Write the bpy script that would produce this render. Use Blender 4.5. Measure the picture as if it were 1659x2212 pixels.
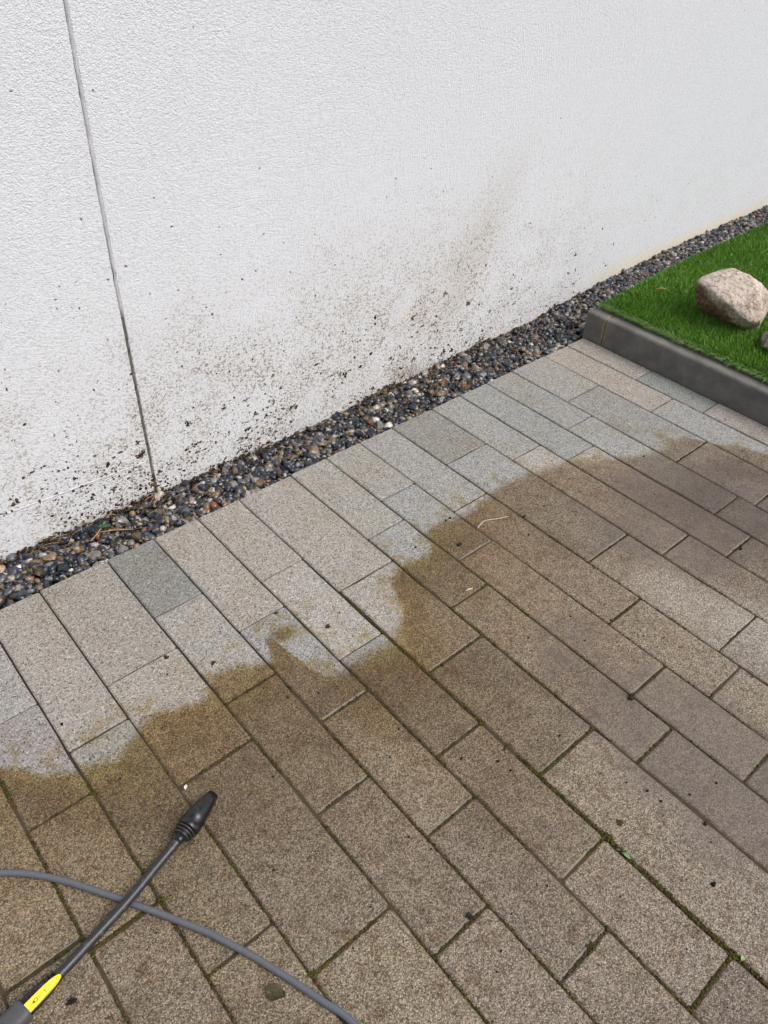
import bpy, bmesh, math, random
import numpy as np
from mathutils import Vector, Matrix, noise as mnoise

for o in list(bpy.data.objects):
    bpy.data.objects.remove(o)
scene = bpy.context.scene
col = scene.collection
rng = random.Random(7)
nrg = np.random.default_rng(11)
YC = -1.6838          # camera distance from the paving edge
CAMH = 1.58

# ------------------------------------------------------------------ camera
cam_d = bpy.data.cameras.new('camera')
cam_d.sensor_fit = 'VERTICAL'; cam_d.sensor_height = 36.0; cam_d.sensor_width = 27.0
cam_d.lens = 36.0 * 1660.0 / 2212.0
cam_d.clip_start = 0.02; cam_d.clip_end = 500
cam = bpy.data.objects.new('camera', cam_d); col.objects.link(cam)
R = Matrix(((0.7557766403, -0.6535182601, 0.0414192417),
            (0.4025420092, 0.5135560198, 0.7577731490),
            (-0.5164896908, -0.5560342599, 0.6512021968)))
M = R.transposed().to_4x4(); M.translation = Vector((0, YC, CAMH))
cam.matrix_world = M
scene.camera = cam

# ------------------------------------------------------------------ world, sun, exposure
SUN_EL, SUN_AZ = math.radians(52), math.radians(156)   # azimuth clockwise from +Y
w = bpy.data.worlds.new('World'); scene.world = w; w.use_nodes = True
nt = w.node_tree; nt.nodes.clear()
sky = nt.nodes.new('ShaderNodeTexSky'); sky.sky_type = 'NISHITA'; sky.sun_disc = False
sky.sun_elevation = SUN_EL; sky.sun_rotation = SUN_AZ
sky.air_density = 1.2; sky.dust_density = 6.0; sky.ozone_density = 1.0
hs = nt.nodes.new('ShaderNodeHueSaturation'); hs.inputs['Saturation'].default_value = 0.60
bg = nt.nodes.new('ShaderNodeBackground'); bg.inputs['Strength'].default_value = 0.15
wo = nt.nodes.new('ShaderNodeOutputWorld')
nt.links.new(sky.outputs[0], hs.inputs['Color']); nt.links.new(hs.outputs[0], bg.inputs['Color'])
nt.links.new(bg.outputs[0], wo.inputs['Surface'])
sd = bpy.data.lights.new('sun', 'SUN'); sd.energy = 1.4; sd.angle = math.radians(35); sd.color = (1, 0.995, 0.985)
sun = bpy.data.objects.new('sun', sd); col.objects.link(sun)
sdir = Vector((math.sin(SUN_AZ) * math.cos(SUN_EL), math.cos(SUN_AZ) * math.cos(SUN_EL), math.sin(SUN_EL)))
sun.rotation_euler = sdir.to_track_quat('Z', 'Y').to_euler()
sun.location = sdir * 20
vs = scene.view_settings
vs.view_transform = 'Standard'; vs.look = 'None'; vs.gamma = 1.0; vs.use_curve_mapping = False
vs.exposure = 0.06

# ------------------------------------------------------------------ node helper
class NT:
    def __init__(s, name):
        s.m = bpy.data.materials.new(name); s.m.use_nodes = True
        s.t = s.m.node_tree; s.t.nodes.clear()
        s.out = s.t.nodes.new('ShaderNodeOutputMaterial')
        s.b = s.t.nodes.new('ShaderNodeBsdfPrincipled')
        s.t.links.new(s.b.outputs[0], s.out.inputs['Surface'])
    def put(s, sock, v):
        if isinstance(v, bpy.types.NodeSocket): s.t.links.new(v, sock)
        elif v is not None:
            if hasattr(sock, 'default_value') and not isinstance(v, (int, float)) and len(v) == 3 and sock.type == 'RGBA':
                v = (*v, 1)
            sock.default_value = v
    def math(s, op, a, b=None, c=None, clamp=False):
        n = s.t.nodes.new('ShaderNodeMath'); n.operation = op; n.use_clamp = clamp
        s.put(n.inputs[0], a)
        if b is not None: s.put(n.inputs[1], b)
        if c is not None: s.put(n.inputs[2], c)
        return n.outputs[0]
    def rng(s, v, a, b, c=0.0, d=1.0, smooth=True):
        n = s.t.nodes.new('ShaderNodeMapRange'); n.interpolation_type = 'SMOOTHSTEP' if smooth else 'LINEAR'
        s.put(n.inputs['Value'], v)
        for k, x in zip(('From Min', 'From Max', 'To Min', 'To Max'), (a, b, c, d)): s.put(n.inputs[k], x)
        return n.outputs['Result']
    def mix(s, f, a, b, mode='MIX'):
        n = s.t.nodes.new('ShaderNodeMix'); n.data_type = 'RGBA'; n.blend_type = mode
        s.put(n.inputs[0], f); s.put(n.inputs[6], a); s.put(n.inputs[7], b)
        return n.outputs[2]
    def noise(s, vec, scale, detail=2.0, rough=0.5, dist=0.0, out='Fac'):
        n = s.t.nodes.new('ShaderNodeTexNoise'); s.put(n.inputs['Vector'], vec)
        n.inputs['Scale'].default_value = scale; n.inputs['Detail'].default_value = detail
        n.inputs['Roughness'].default_value = rough; n.inputs['Distortion'].default_value = dist
        return n.outputs[out]
    def voro(s, vec, scale, feature='F1', rnd=1.0):
        n = s.t.nodes.new('ShaderNodeTexVoronoi'); n.feature = feature; s.put(n.inputs['Vector'], vec)
        n.inputs['Scale'].default_value = scale; n.inputs['Randomness'].default_value = rnd
        return n
    def ramp(s, f, stops, interp='LINEAR'):
        n = s.t.nodes.new('ShaderNodeValToRGB'); n.color_ramp.interpolation = interp
        e = n.color_ramp.elements
        while len(e) < len(stops): e.new(0.5)
        for k, (p, c) in zip(e, stops):
            k.position = p; k.color = (*c, 1) if not isinstance(c, (int, float)) else (c, c, c, 1)
        s.put(n.inputs[0], f); return n.outputs[0]
    def pos(s):
        n = s.t.nodes.new('ShaderNodeNewGeometry'); return n.outputs['Position']
    def objco(s):
        n = s.t.nodes.new('ShaderNodeTexCoord'); return n.outputs['Object']
    def objinfo(s, o='Color'):
        n = s.t.nodes.new('ShaderNodeObjectInfo'); return n.outputs[o]
    def attr(s, name, o='Color'):
        n = s.t.nodes.new('ShaderNodeAttribute'); n.attribute_name = name; return n.outputs[o]
    def sep(s, v):
        n = s.t.nodes.new('ShaderNodeSeparateXYZ'); s.put(n.inputs[0], v); return n.outputs
    def sepc(s, v):
        n = s.t.nodes.new('ShaderNodeSeparateColor'); s.put(n.inputs[0], v); return n.outputs
    def comb(s, x, y, z):
        n = s.t.nodes.new('ShaderNodeCombineXYZ')
        for i, v in enumerate((x, y, z)): s.put(n.inputs[i], v)
        return n.outputs[0]
    def vmath(s, op, a, b):
        n = s.t.nodes.new('ShaderNodeVectorMath'); n.operation = op; s.put(n.inputs[0], a); s.put(n.inputs[1], b)
        return n.outputs[0]
    def bump(s, h, strength, dist, normal=None):
        n = s.t.nodes.new('ShaderNodeBump'); s.put(n.inputs['Height'], h)
        s.put(n.inputs['Strength'], strength); n.inputs['Distance'].default_value = dist
        if normal is not None: s.put(n.inputs['Normal'], normal)
        return n.outputs[0]
    def fin(s, color, rough=0.8, normal=None, spec=0.3, metal=0.0, sss=None):
        s.put(s.b.inputs['Base Color'], color); s.put(s.b.inputs['Roughness'], rough)
        s.put(s.b.inputs['Specular IOR Level'], spec); s.put(s.b.inputs['Metallic'], metal)
        if normal is not None: s.put(s.b.inputs['Normal'], normal)
        return s.m

# edge between the washed strip by the wall and the part not yet washed (X along the wall, Y away from it)
WASH = [(-1.0, -.50), (-.5, -.42), (-.2, -.46), (0, -.445), (.04, -.487), (.081, -.546), (.137, -.572), (.223, -.594), (.268, -.575),
        (.304, -.548), (.357, -.553), (.444, -.581), (.474, -.564), (.498, -.537), (.556, -.549), (.61, -.583), (.640, -.592),
        (.660, -.57), (.672, -.525), (.690, -.525), (.698, -.635), (.708, -.69), (.730, -.722), (.77, -.741), (.854, -.732), (.926, -.741), (.973, -.717),
        (1.017, -.677), (1.043, -.632), (1.058, -.575), (1.114, -.538), (1.158, -.536), (1.212, -.559), (1.25, -.549), (1.272, -.516), (1.29, -.483),
        (1.315, -.470), (1.375, -.481), (1.472, -.498), (1.557, -.488), (1.647, -.467), (1.747, -.481), (1.876, -.516),
        (1.94, -.525), (2.006, -.575), (2.089, -.613), (2.167, -.655), (2.251, -.685), (2.328, -.683), (2.396, -.688),
        (2.431, -.763), (2.475, -.821), (2.516, -.872), (2.544, -.946), (2.75, -1.12), (3.0, -1.2)]

def wash_y(x):
    return float(np.interp(x, [p[0] for p in WASH], [p[1] for p in WASH]))

def wash_distance(n, P):
    """node chain: metres into the unwashed part (negative on the washed strip)"""
    x, y, z = n.sep(P)[:3]
    fc = n.t.nodes.new('ShaderNodeFloatCurve')
    cm = fc.mapping; c = cm.curves[0]
    pts = [((a + 1) / 4, (b + 1.4) / 1.4) for a, b in WASH]
    while len(c.points) < len(pts): c.points.new(0.5, 0.5)
    for p, (a, b) in zip(c.points, pts):
        p.location = (a, b); p.handle_type = 'VECTOR'
    cm.update()
    n.put(fc.inputs['Value'], n.math('DIVIDE', n.math('ADD', x, 1.0), 4.0))
    yb = n.math('MULTIPLY_ADD', fc.outputs[0], 1.4, -1.4)
    dis = n.math('MULTIPLY', n.math('SUBTRACT', n.noise(P, 16, 3, .55), .5), .045)
    dis2 = n.math('MULTIPLY', n.math('SUBTRACT', n.noise(P, 90, 2, .6), .5), .03)
    d = n.math('ADD', n.math('SUBTRACT', yb, y), n.math('ADD', dis, dis2))
    # hooked tongue of dirt the lance left standing
    dx = n.math('SUBTRACT', x, .722); dy = n.math('SUBTRACT', y, -.545)
    rr = n.math('SQRT', n.math('ADD', n.math('MULTIPLY', dx, dx), n.math('MULTIPLY', n.math('MULTIPLY', dy, dy), 2.0)))
    d2 = n.math('ADD', n.math('SUBTRACT', .042, rr), dis2)
    return n.math('MAXIMUM', d, d2), x, y, z

def mat_paver():
    n = NT('paver_concrete'); P = n.pos()
    d, x, y, z = wash_distance(n, P)
    grime = n.rng(d, -.016, .026)
    v = n.voro(P, 400); cell = n.sepc(v.outputs['Color'])[0]; cell2 = n.sepc(v.outputs['Color'])[1]; dist = v.outputs['Distance']
    v2 = n.voro(P, 210); cellb = n.sepc(v2.outputs['Color'])[0]
    fine = n.noise(P, 700, 2, .6)
    med = n.noise(P, 28, 4, .6); big = n.noise(P, 5, 4, .6)
    # washed concrete: pale cement with dark and white stone chips
    chip = n.ramp(cell, [(0, .18), (.07, .30), (.15, .80), (.55, .98), (.86, 1.12), (.95, 1.5), (1, 1.75)])
    chipb = n.ramp(cellb, [(0, .62), (.12, .9), (.5, 1.0), (.9, 1.07), (1, 1.25)])
    base = n.mix(1, (.300, .292, .278), n.objinfo('Color'), 'MULTIPLY')
    clean = n.mix(1, n.mix(1, base, chip, 'MULTIPLY'), chipb, 'MULTIPLY')
    clean = n.mix(n.rng(big, .48, .70, 0, .50), clean, n.mix(1, clean, (.86, .80, .68), 'MULTIPLY'))
    # faint leftover algae film close to the edge
    film = n.math('MULTIPLY', n.rng(d, -.17, -.01, 0, 1), n.rng(n.noise(P, 17, 5, .7), .49, .62, 0, .85))
    clean = n.mix(film, clean, n.mix(1, clean, (.76, .64, .36), 'MULTIPLY'))
    # unwashed: algae and soil, olive beside the edge, brown then grey-brown further out
    tone = n.ramp(n.math('ADD', n.math('ADD', n.math('MULTIPLY', d, .8), n.rng(x, 1.25, 2.3, 0, .5)), n.math('MULTIPLY', n.math('SUBTRACT', big, .5), .25)),
                  [(0, (.215, .168, .072)), (.03, (.180, .130, .060)), (.10, (.172, .123, .067)), (.22, (.206, .158, .102)), (.45, (.234, .191, .140)), (.75, (.246, .207, .162)), (1, (.252, .216, .176))])
    obj = n.objinfo('Color')
    tone = n.mix(.85, tone, n.mix(1, tone, obj, 'MULTIPLY'))
    gr = n.ramp(cell, [(0, .30), (.18, .50), (.42, .87), (.75, 1.16), (.93, 1.5), (1, 1.85)])
    gap = n.rng(dist, .30, .78, 1.12, .55)
    dirty = n.mix(1, n.mix(1, tone, gr, 'MULTIPLY'), gap, 'MULTIPLY')
    blot = n.rng(med, .48, .70, 0, .70)
    dirty = n.mix(blot, dirty, n.mix(1, dirty, (.62, .50, .40), 'MULTIPLY'))
    dirty = n.mix(n.rng(n.noise(P, 3.1, 5, .65), .47, .64, 0, .75), dirty, n.mix(1, dirty, (.78, .74, .72), 'MULTIPLY'))
    # silt film still wet in the low spots
    def ell(cx, cy, rx, ry):
        a = n.math('DIVIDE', n.math('SUBTRACT', x, cx), rx); b = n.math('DIVIDE', n.math('SUBTRACT', y, cy), ry)
        return n.rng(n.math('SQRT', n.math('ADD', n.math('MULTIPLY', a, a), n.math('MULTIPLY', b, b))), .35, 1.25, 1, 0)
    reg = n.math('MAXIMUM', n.math('MAXIMUM', ell(1.26, -1.50, .26, .42), ell(2.05, -.95, .48, .36)), n.math('MULTIPLY', ell(1.30, -1.06, .16, .16), .75))
    wet = n.math('MULTIPLY', n.rng(n.math('ADD', n.math('MULTIPLY', reg, .46), n.noise(P, 5.5, 6, .72)), .60, 1.0), n.rng(reg, 0.02, .25))
    silt = n.mix(n.rng(fine, .35, .65), (.116, .097, .086), (.156, .132, .118))
    dirty = n.mix(n.math('MULTIPLY', wet, .85), dirty, n.mix(1, dirty, (.70, .67, .69), 'MULTIPLY'))
    dirty = n.mix(n.math('MULTIPLY', wet, .38), dirty, silt)
    far = n.math('MULTIPLY', n.rng(x, 1.7, 2.1), n.rng(d, .0, .3))
    dirty = n.mix(n.math('MULTIPLY', far, n.rng(n.noise(P, 4, 5, .65), .35, .6, .35, 1)), dirty, n.mix(1, dirty, (.70, .67, .67), 'MULTIPLY'))
    # one pale band, widening away from the wall
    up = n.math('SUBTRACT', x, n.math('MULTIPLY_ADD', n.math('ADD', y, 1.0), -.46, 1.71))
    pale_band = n.math('MULTIPLY', n.math('MULTIPLY', n.rng(x, 1.52, 1.70), n.rng(up, -.10, .07, 1, 0)), n.math('MULTIPLY', n.rng(y, -1.12, -.90, 1, 0), n.rng(n.noise(P, 12, 4, .65), .25, .55, .4, 1)))
    dirty = n.mix(n.math('MULTIPLY', pale_band, .62), dirty, n.mix(1, (.350, .318, .272), gr, 'MULTIPLY'))
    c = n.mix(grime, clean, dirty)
    h = n.math('ADD', n.math('MULTIPLY', dist, -1.0), n.math('MULTIPLY', cell2, .5))
    st = n.math('MULTIPLY_ADD', wet, -.25, .75)
    nor = n.bump(h, st, .0016)
    nor = n.bump(fine, .25, .0006, nor)
    rough = n.math('MULTIPLY_ADD', wet, -.26, n.math('MULTIPLY_ADD', grime, -.10, .86))
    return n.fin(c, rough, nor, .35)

def mat_filler():
    n = NT('joint_soil'); P = n.pos(); d, x, y, z = wash_distance(n, P)
    g = n.rng(d, -.02, .06)
    dk = n.mix(n.noise(P, 120, 3), (.026, .021, .017), (.062, .050, .038))
    mud = n.mix(n.noise(P, 60, 4), (.040, .030, .019), (.088, .067, .045))
    c = n.mix(g, dk, mud)
    c = n.mix(n.math('MULTIPLY', g, n.rng(n.noise(P, 7, 3), .55, .70, 0, .45)), c, (.050, .046, .016))
    return n.fin(c, .95, n.bump(n.noise(P, 300, 3), .8, .002), .1)

def mat_wall():
    n = NT('scraped_white_render'); P = n.pos(); x, y, z = n.sep(P)[:3]
    q = n.comb(x, n.math('MULTIPLY', y, 1.0), n.math('MULTIPLY', z, 1.25))
    a = n.noise(q, 118, 3, .60, .8)
    vf = n.voro(q, 210).outputs['Distance']
    hgt = n.math('ADD', n.math('MULTIPLY', a, .8), n.math('MULTIPLY', vf, -.35))
    pit = n.rng(a, .50, .42)
    bign = n.noise(P, 2.3, 4, .6); mid = n.noise(P, 9, 4, .6)
    # splash zone: dirt held in the pits, heaviest near the gravel
    low = n.rng(z, .02, 1.0, 1.15, .08)
    low = n.math('POWER', low, 1.5)
    right = n.rng(x, 2.45, 3.3, 1.0, .22)
    # one drip trail: from (x 2.5, z .84) down to (x 2.1, z .2)
    tt = n.math('SUBTRACT', n.math('ADD', x, n.math('MULTIPLY', n.math('SUBTRACT', mid, .5), .22)), n.math('MULTIPLY_ADD', z, .58, 1.995))
    trail = n.math('MULTIPLY', n.math('MULTIPLY', n.rng(tt, -.34, -.02, 0, 1), n.rng(tt, -.02, .11, 1, 0)), n.math('MULTIPLY', n.rng(z, .30, 1.02, 1, 0), n.rng(z, .10, .28, .25, 1)))
    patch = n.math('MULTIPLY', n.rng(tt, -1.0, -.1, .0, .8), n.math('MULTIPLY', n.rng(tt, -.05, .05, 1, 0), n.rng(z, .18, .75, 1, 0)))
    amt = n.math('MULTIPLY', n.math('MULTIPLY', low, right), n.rng(bign, .35, .65, .55, 1.15))
    amt = n.math('ADD', amt, n.math('ADD', n.math('MULTIPLY', trail, .12), n.math('MULTIPLY', patch, .30)), clamp=True)
    pit2 = n.rng(n.math('MULTIPLY_ADD', amt, -.045, a), .445, .375)
    white = n.mix(bign, (.695, .722, .775), (.665, .690, .740))
    c = n.mix(n.math('MULTIPLY', pit, .34), white, (.50, .50, .52))
    c = n.mix(n.math('MULTIPLY', trail, .30), c, (.50, .455, .40))
    c = n.mix(n.math('MULTIPLY', patch, .20), c, (.50, .46, .41))
    c = n.mix(n.math('MULTIPLY', amt, n.rng(mid, .35, .65, .20, .42)), c, (.55, .525, .48))
    c = n.mix(n.math('MULTIPLY', pit2, n.math('MULTIPLY', amt, n.rng(mid, .35, .62, .35, .80))), c, (.18, .145, .112))
    # scattered specks
    vs_ = n.voro(P, 55); cc = n.sepc(vs_.outputs['Color'])
    dot = n.math('MULTIPLY', n.rng(n.math('ADD', vs_.outputs['Distance'], n.math('MULTIPLY', n.math('SUBTRACT', a, .5), .6)), .20, .10), n.math('GREATER_THAN', n.math('ADD', cc[0], n.math('MULTIPLY', amt, .20)), .985))
    c = n.mix(n.math('MULTIPLY', dot, .8), c, (.085, .062, .045))
    # cream water line along the gravel
    c = n.mix(n.math('MULTIPLY', n.rng(z, .075, .15, .5, 0), n.rng(x, 2.8, 3.4)), c, (.72, .64, .45))
    nor = n.bump(hgt, .60, .0052)
    return n.fin(c, .95, nor, .05)

def mat_simple(name, c1, c2, scale=40, rough=.8, bump=.0, bdist=.002, spec=.3, detail=4, obj=False):
    n = NT(name); P = n.objco() if obj else n.pos()
    f = n.noise(P, scale, detail, .6)
    c = n.mix(n.rng(f, .3, .7), c1, c2)
    nor = n.bump(f, bump, bdist) if bump else None
    return n.fin(c, rough, nor, spec)

def mat_kerb():
    n = NT('dark_concrete'); P = n.pos(); x, y, z = n.sep(P)[:3]
    f = n.noise(P, 14, 5, .65); g = n.noise(P, 260, 3, .6)
    c = n.mix(n.rng(f, .3, .7), (.110, .107, .098), (.165, .160, .148))
    c = n.mix(n.rng(g, .55, .75, 0, .5), c, (.14, .135, .12))
    c = n.mix(n.rng(n.noise(P, 26, 5, .7, .8), .56, .70, 0, .6), c, (.215, .205, .180))
    c = n.mix(n.rng(n.noise(P, 5, 3), .50, .72, 0, .5), c, (.080, .076, .066))
    # lime and moss weeping out of the butt joint
    jy = n.math('ABSOLUTE', n.math('ADD', y, n.math('MULTIPLY_ADD', n.noise(P, 45, 3), .02, .066)))
    st = n.math('MULTIPLY', n.rng(jy, .004, .016, 1, 0), n.rng(n.noise(P, 60, 3), .35, .6))
    c = n.mix(n.math('MULTIPLY', st, .85), c, (.26, .20, .11))
    return n.fin(c, .72, n.bump(g, .35, .0012), .35)

def mat_rock(name, a, b, stain):
    n = NT(name); P = n.objco(); x, y, z = n.sep(P)[:3]
    f = n.noise(P, 18, 6, .65); g = n.noise(P, 70, 4, .7); h = n.noise(P, 7, 4, .6, 1.0)
    c = n.mix(n.rng(f, .35, .65), a, b)
    c = n.mix(n.rng(n.noise(P, 11, 5, .7, 1.2), .50, .64, 0, .75), c, tuple(q * r for q, r in zip(b, (.62, .52, .46))))
    c = n.mix(n.rng(g, .54, .66, 0, .85), c, (.17, .135, .11))
    ridge = n.rng(n.math('ABSOLUTE', n.math('SUBTRACT', h, .5)), .0, .018, 1, 0)
    c = n.mix(n.math('MULTIPLY', ridge, .55), c, (.16, .125, .10))
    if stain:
        # dark brown towards the lower left of the boulder, algae on the near flank
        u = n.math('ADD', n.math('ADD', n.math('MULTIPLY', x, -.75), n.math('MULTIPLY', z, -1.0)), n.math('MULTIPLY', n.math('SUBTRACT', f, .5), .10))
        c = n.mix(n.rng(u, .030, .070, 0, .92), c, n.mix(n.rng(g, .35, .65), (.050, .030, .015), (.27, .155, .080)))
        ax = n.math('SUBTRACT', x, .055); ay = n.math('ADD', z, .045)
        al = n.rng(n.math('SQRT', n.math('ADD', n.math('MULTIPLY', ax, ax), n.math('MULTIPLY', ay, ay))), .02, .06, 1, 0)
        c = n.mix(n.math('MULTIPLY', al, n.rng(g, .4, .6, 0, .7)), c, (.17, .17, .06))
    nor = n.bump(f, .9, .022); nor = n.bump(g, .8, .009, nor)
    return n.fin(c, .88, nor, .25)

def mat_stone(name, vertex):
    n = NT(name); P = n.pos()
    base = n.attr('tint') if vertex else n.objinfo('Color')
    f = n.noise(P, 130, 4, .6); v = n.noise(P, 45, 3, .6, 1.5)
    c = n.mix(1, base, n.ramp(f, [(.25, .62), (.5, 1.0), (.75, 1.4)]), 'MULTIPLY')
    vein = n.rng(n.math('ABSOLUTE', n.math('SUBTRACT', v, .5)), .0, .012, .55, 0)
    c = n.mix(n.math('MULTIPLY', vein, n.rng(n.noise(P, 30), .55, .65)), c, (.42, .40, .37))
    return n.fin(c, n.rng(f, .3, .7, .14, .45), n.bump(f, .25, .002), .6)

def mat_turf():
    n = NT('artificial_turf'); a = n.attr('tint')
    return n.fin(a, .55, None, .25)

def mat_attr(name, rough=.9, spec=.15):
    n = NT(name); return n.fin(n.attr('tint'), rough, None, spec)

def mat_plastic(name, c, rough, dirt=.35, dustc=(.30, .27, .22)):
    n = NT(name); P = n.pos()
    f = n.noise(P, 90, 5, .7); g = n.noise(P, 420, 2, .6)
    m = n.math('MULTIPLY', n.rng(f, .52, .75), dirt)
    cc = n.mix(m, c, tuple(.35 * k + .65 * q for k, q in zip(dustc, c)))
    cc = n.mix(n.math('MULTIPLY', n.rng(g, .70, .76), dirt), cc, dustc)
    return n.fin(cc, n.math('MULTIPLY_ADD', f, .25, rough - .1), n.bump(f, .12, .001), .5)

MAT = dict(paver=mat_paver(), filler=mat_filler(), wall=mat_wall(), kerb=mat_kerb(),
    soil=mat_simple('damp_soil', (.018, .014, .011), (.055, .042, .032), 90, .95, .8, .004, .15),
    bedsoil=mat_simple('gravel_bed_soil', (.014, .011, .009), (.045, .036, .028), 160, .9, .8, .003, .2),
    arris=mat_simple('worn_paver_arris', (.14, .122, .098), (.22, .20, .172), 60, .85, .5, .002),
    pebble=mat_stone('wet_pebble', False), pebbles=mat_stone('wet_pebbles', True),
    turf=mat_turf(), turfback=mat_simple('turf_backing', (.006, .018, .004), (.014, .045, .008), 120, .95),
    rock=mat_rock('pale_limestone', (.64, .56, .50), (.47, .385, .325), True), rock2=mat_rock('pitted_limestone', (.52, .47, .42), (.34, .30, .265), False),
    tint=mat_attr('plant_matter'), speck=mat_attr('splashed_soil', .95, .1),
    black=mat_plastic('black_plastic', (.0055, .006, .007), .30, .45), tube=mat_plastic('lance_tube_plastic', (.018, .020, .024), .36, .75),
    grey=mat_plastic('grey_plastic', (.060, .062, .066), .55, .5), yellow=mat_plastic('yellow_plastic', (.78, .56, .008), .42, .10),
    ink=mat_simple('black_print', (.03, .025, .01), (.05, .04, .015), 200, .6), hose=mat_plastic('grey_rubber', (.092, .103, .118), .50, .35, (.34, .32, .28)),
    seal=mat_simple('joint_sealant', (.42, .42, .45), (.54, .54, .57), 60, .7, .3, .002),
    sealdark=mat_simple('dirty_joint_sealant', (.10, .085, .07), (.20, .18, .165), 60, .8, .5, .003),
    bead=mat_simple('smooth_white_bead', (.48, .49, .52), (.64, .66, .70), 60, .7))

# ------------------------------------------------------------------ mesh helpers
def link(o, parent=None):
    col.objects.link(o)
    if parent is not None: o.parent = parent
    return o
def mesh_obj(name, verts, faces, mat, parent=None, smooth=False):
    me = bpy.data.meshes.new(name); me.from_pydata([tuple(v) for v in verts], [], faces); me.update()
    if smooth: me.polygons.foreach_set('use_smooth', [True] * len(me.polygons))
    me.materials.append(mat)
    return link(bpy.data.objects.new(name, me), parent)
def tri_mesh(name, V, F, mat, tint=None, parent=None, smooth=True):
    """V (n,3), F (m,3) numpy; tint (n,3)"""
    me = bpy.data.meshes.new(name)
    me.vertices.add(len(V)); me.vertices.foreach_set('co', np.asarray(V, np.float32).ravel())
    me.loops.add(F.size); me.loops.foreach_set('vertex_index', np.asarray(F, np.int32).ravel())
    me.polygons.add(len(F)); me.polygons.foreach_set('loop_start', np.arange(0, F.size, 3, dtype=np.int32))
    me.update(calc_edges=True); me.validate()
    if smooth: me.polygons.foreach_set('use_smooth', np.ones(len(F), bool))
    if tint is not None:
        a = me.attributes.new('tint', 'FLOAT_COLOR', 'POINT')
        a.data.foreach_set('color', np.concatenate([tint, np.ones((len(tint), 1))], 1).astype(np.float32).ravel())
    me.materials.append(mat)
    return link(bpy.data.objects.new(name, me), parent)
def tag(o, label=None, cat=None, group=None, kind=None):
    for k, v in (('label', label), ('category', cat), ('group', group), ('kind', kind)):
        if v: o[k] = v
    return o
def empty(name, loc=(0, 0, 0)):
    e = bpy.data.objects.new(name, None); e.location = loc; e.empty_display_size = .05
    return link(e)
def box(name, a, b, mat, parent=None):
    x0, y0, z0 = a; x1, y1, z1 = b
    v = [(x0, y0, z0), (x1, y0, z0), (x1, y1, z0), (x0, y1, z0), (x0, y0, z1), (x1, y0, z1), (x1, y1, z1), (x0, y1, z1)]
    return mesh_obj(name, v, [(3, 2, 1, 0), (4, 5, 6, 7), (0, 1, 5, 4), (1, 2, 6, 5), (2, 3, 7, 6), (3, 0, 4, 7)], mat, parent)
def catmull(pts, k=8):
    P = [np.array(p, float) for p in pts]; P = [2 * P[0] - P[1]] + P + [2 * P[-1] - P[-2]]; o = []
    for i in range(1, len(P) - 2):
        for t in np.linspace(0, 1, k, endpoint=False):
            a, b, c, d = P[i - 1], P[i], P[i + 1], P[i + 2]
            o.append(.5 * (2 * b + (c - a) * t + (2 * a - 5 * b + 4 * c - d) * t * t + (3 * b - a - 3 * c + d) * t ** 3))
    o.append(P[-2]); return o
def sweep(path, radii, seg=14, squash=1.0):
    """tube along a path; radii per point; returns verts, faces"""
    path = [Vector(p) for p in path]; V = []; F = []
    n = len(path)
    for i, p in enumerate(path):
        t = (path[min(i + 1, n - 1)] - path[max(i - 1, 0)]).normalized()
        s = t.cross(Vector((0, 0, 1))); s = s.normalized() if s.length > 1e-5 else Vector((1, 0, 0)); u = s.cross(t)
        r = radii[i] if hasattr(radii, '__len__') else radii
        for k in range(seg):
            a = 2 * math.pi * k / seg; V.append(p + s * (r * math.cos(a)) + u * (r * squash * math.sin(a)))
    for i in range(n - 1):
        for k in range(seg):
            a = i * seg + k; b = i * seg + (k + 1) % seg; F.append((a, b, b + seg, a + seg))
    F.append(tuple(range(seg - 1, -1, -1))); F.append(tuple(range((n - 1) * seg, n * seg)))
    return V, F
def frame(a, b):
    """matrix with local X along a->b, local Z up as far as possible, origin a"""
    a = Vector(a); t = (Vector(b) - a).normalized(); s = Vector((0, 0, 1)).cross(t).normalized(); u = t.cross(s)
    m = Matrix((t, s, u)).transposed().to_4x4(); m.translation = a; return m
def lathe(m, prof, seg=28):
    """profile [(x along axis, r)] turned about local X"""
    V = []; F = []
    for x, r in prof:
        for k in range(seg):
            a = 2 * math.pi * k / seg; V.append(m @ Vector((x, r * math.cos(a), r * math.sin(a))))
    n = len(prof)
    for i in range(n - 1):
        for k in range(seg):
            a = i * seg + k; b = i * seg + (k + 1) % seg; F.append((a, a + seg, b + seg, b))
    F.append(tuple(range(seg))); F.append(tuple(range(n * seg - 1, (n - 1) * seg - 1, -1)))
    return V, F
def ico(sub):
    bm = bmesh.new(); bmesh.ops.create_icosphere(bm, subdivisions=sub, radius=1.0)
    V = np.array([v.co[:] for v in bm.verts]); F = np.array([[v.index for v in f.verts] for f in bm.faces]); bm.free()
    return V, F
def cut_stone(V, planes, soft=14.0):
    """rounded convex body from a unit sphere and half spaces [(nx,ny,nz,d)]"""
    N = np.array([p[:3] for p in planes], float); N /= np.linalg.norm(N, axis=1)[:, None]; D = np.array([p[3] for p in planes], float)
    dots = V @ N.T
    inv = np.where(dots > .05, dots / D[None, :], 0)
    s = (np.sum(np.maximum(inv, 1e-6) ** soft, axis=1)) ** (1 / soft)
    return V / s[:, None]

# ================================================================== ground and paving
gr = mesh_obj('ground', [(-20, -20, -.12), (30, -20, -.12), (30, 20, -.12), (-20, 20, -.12)], [(0, 1, 2, 3)], MAT['soil'])
tag(gr, kind='structure')

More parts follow.
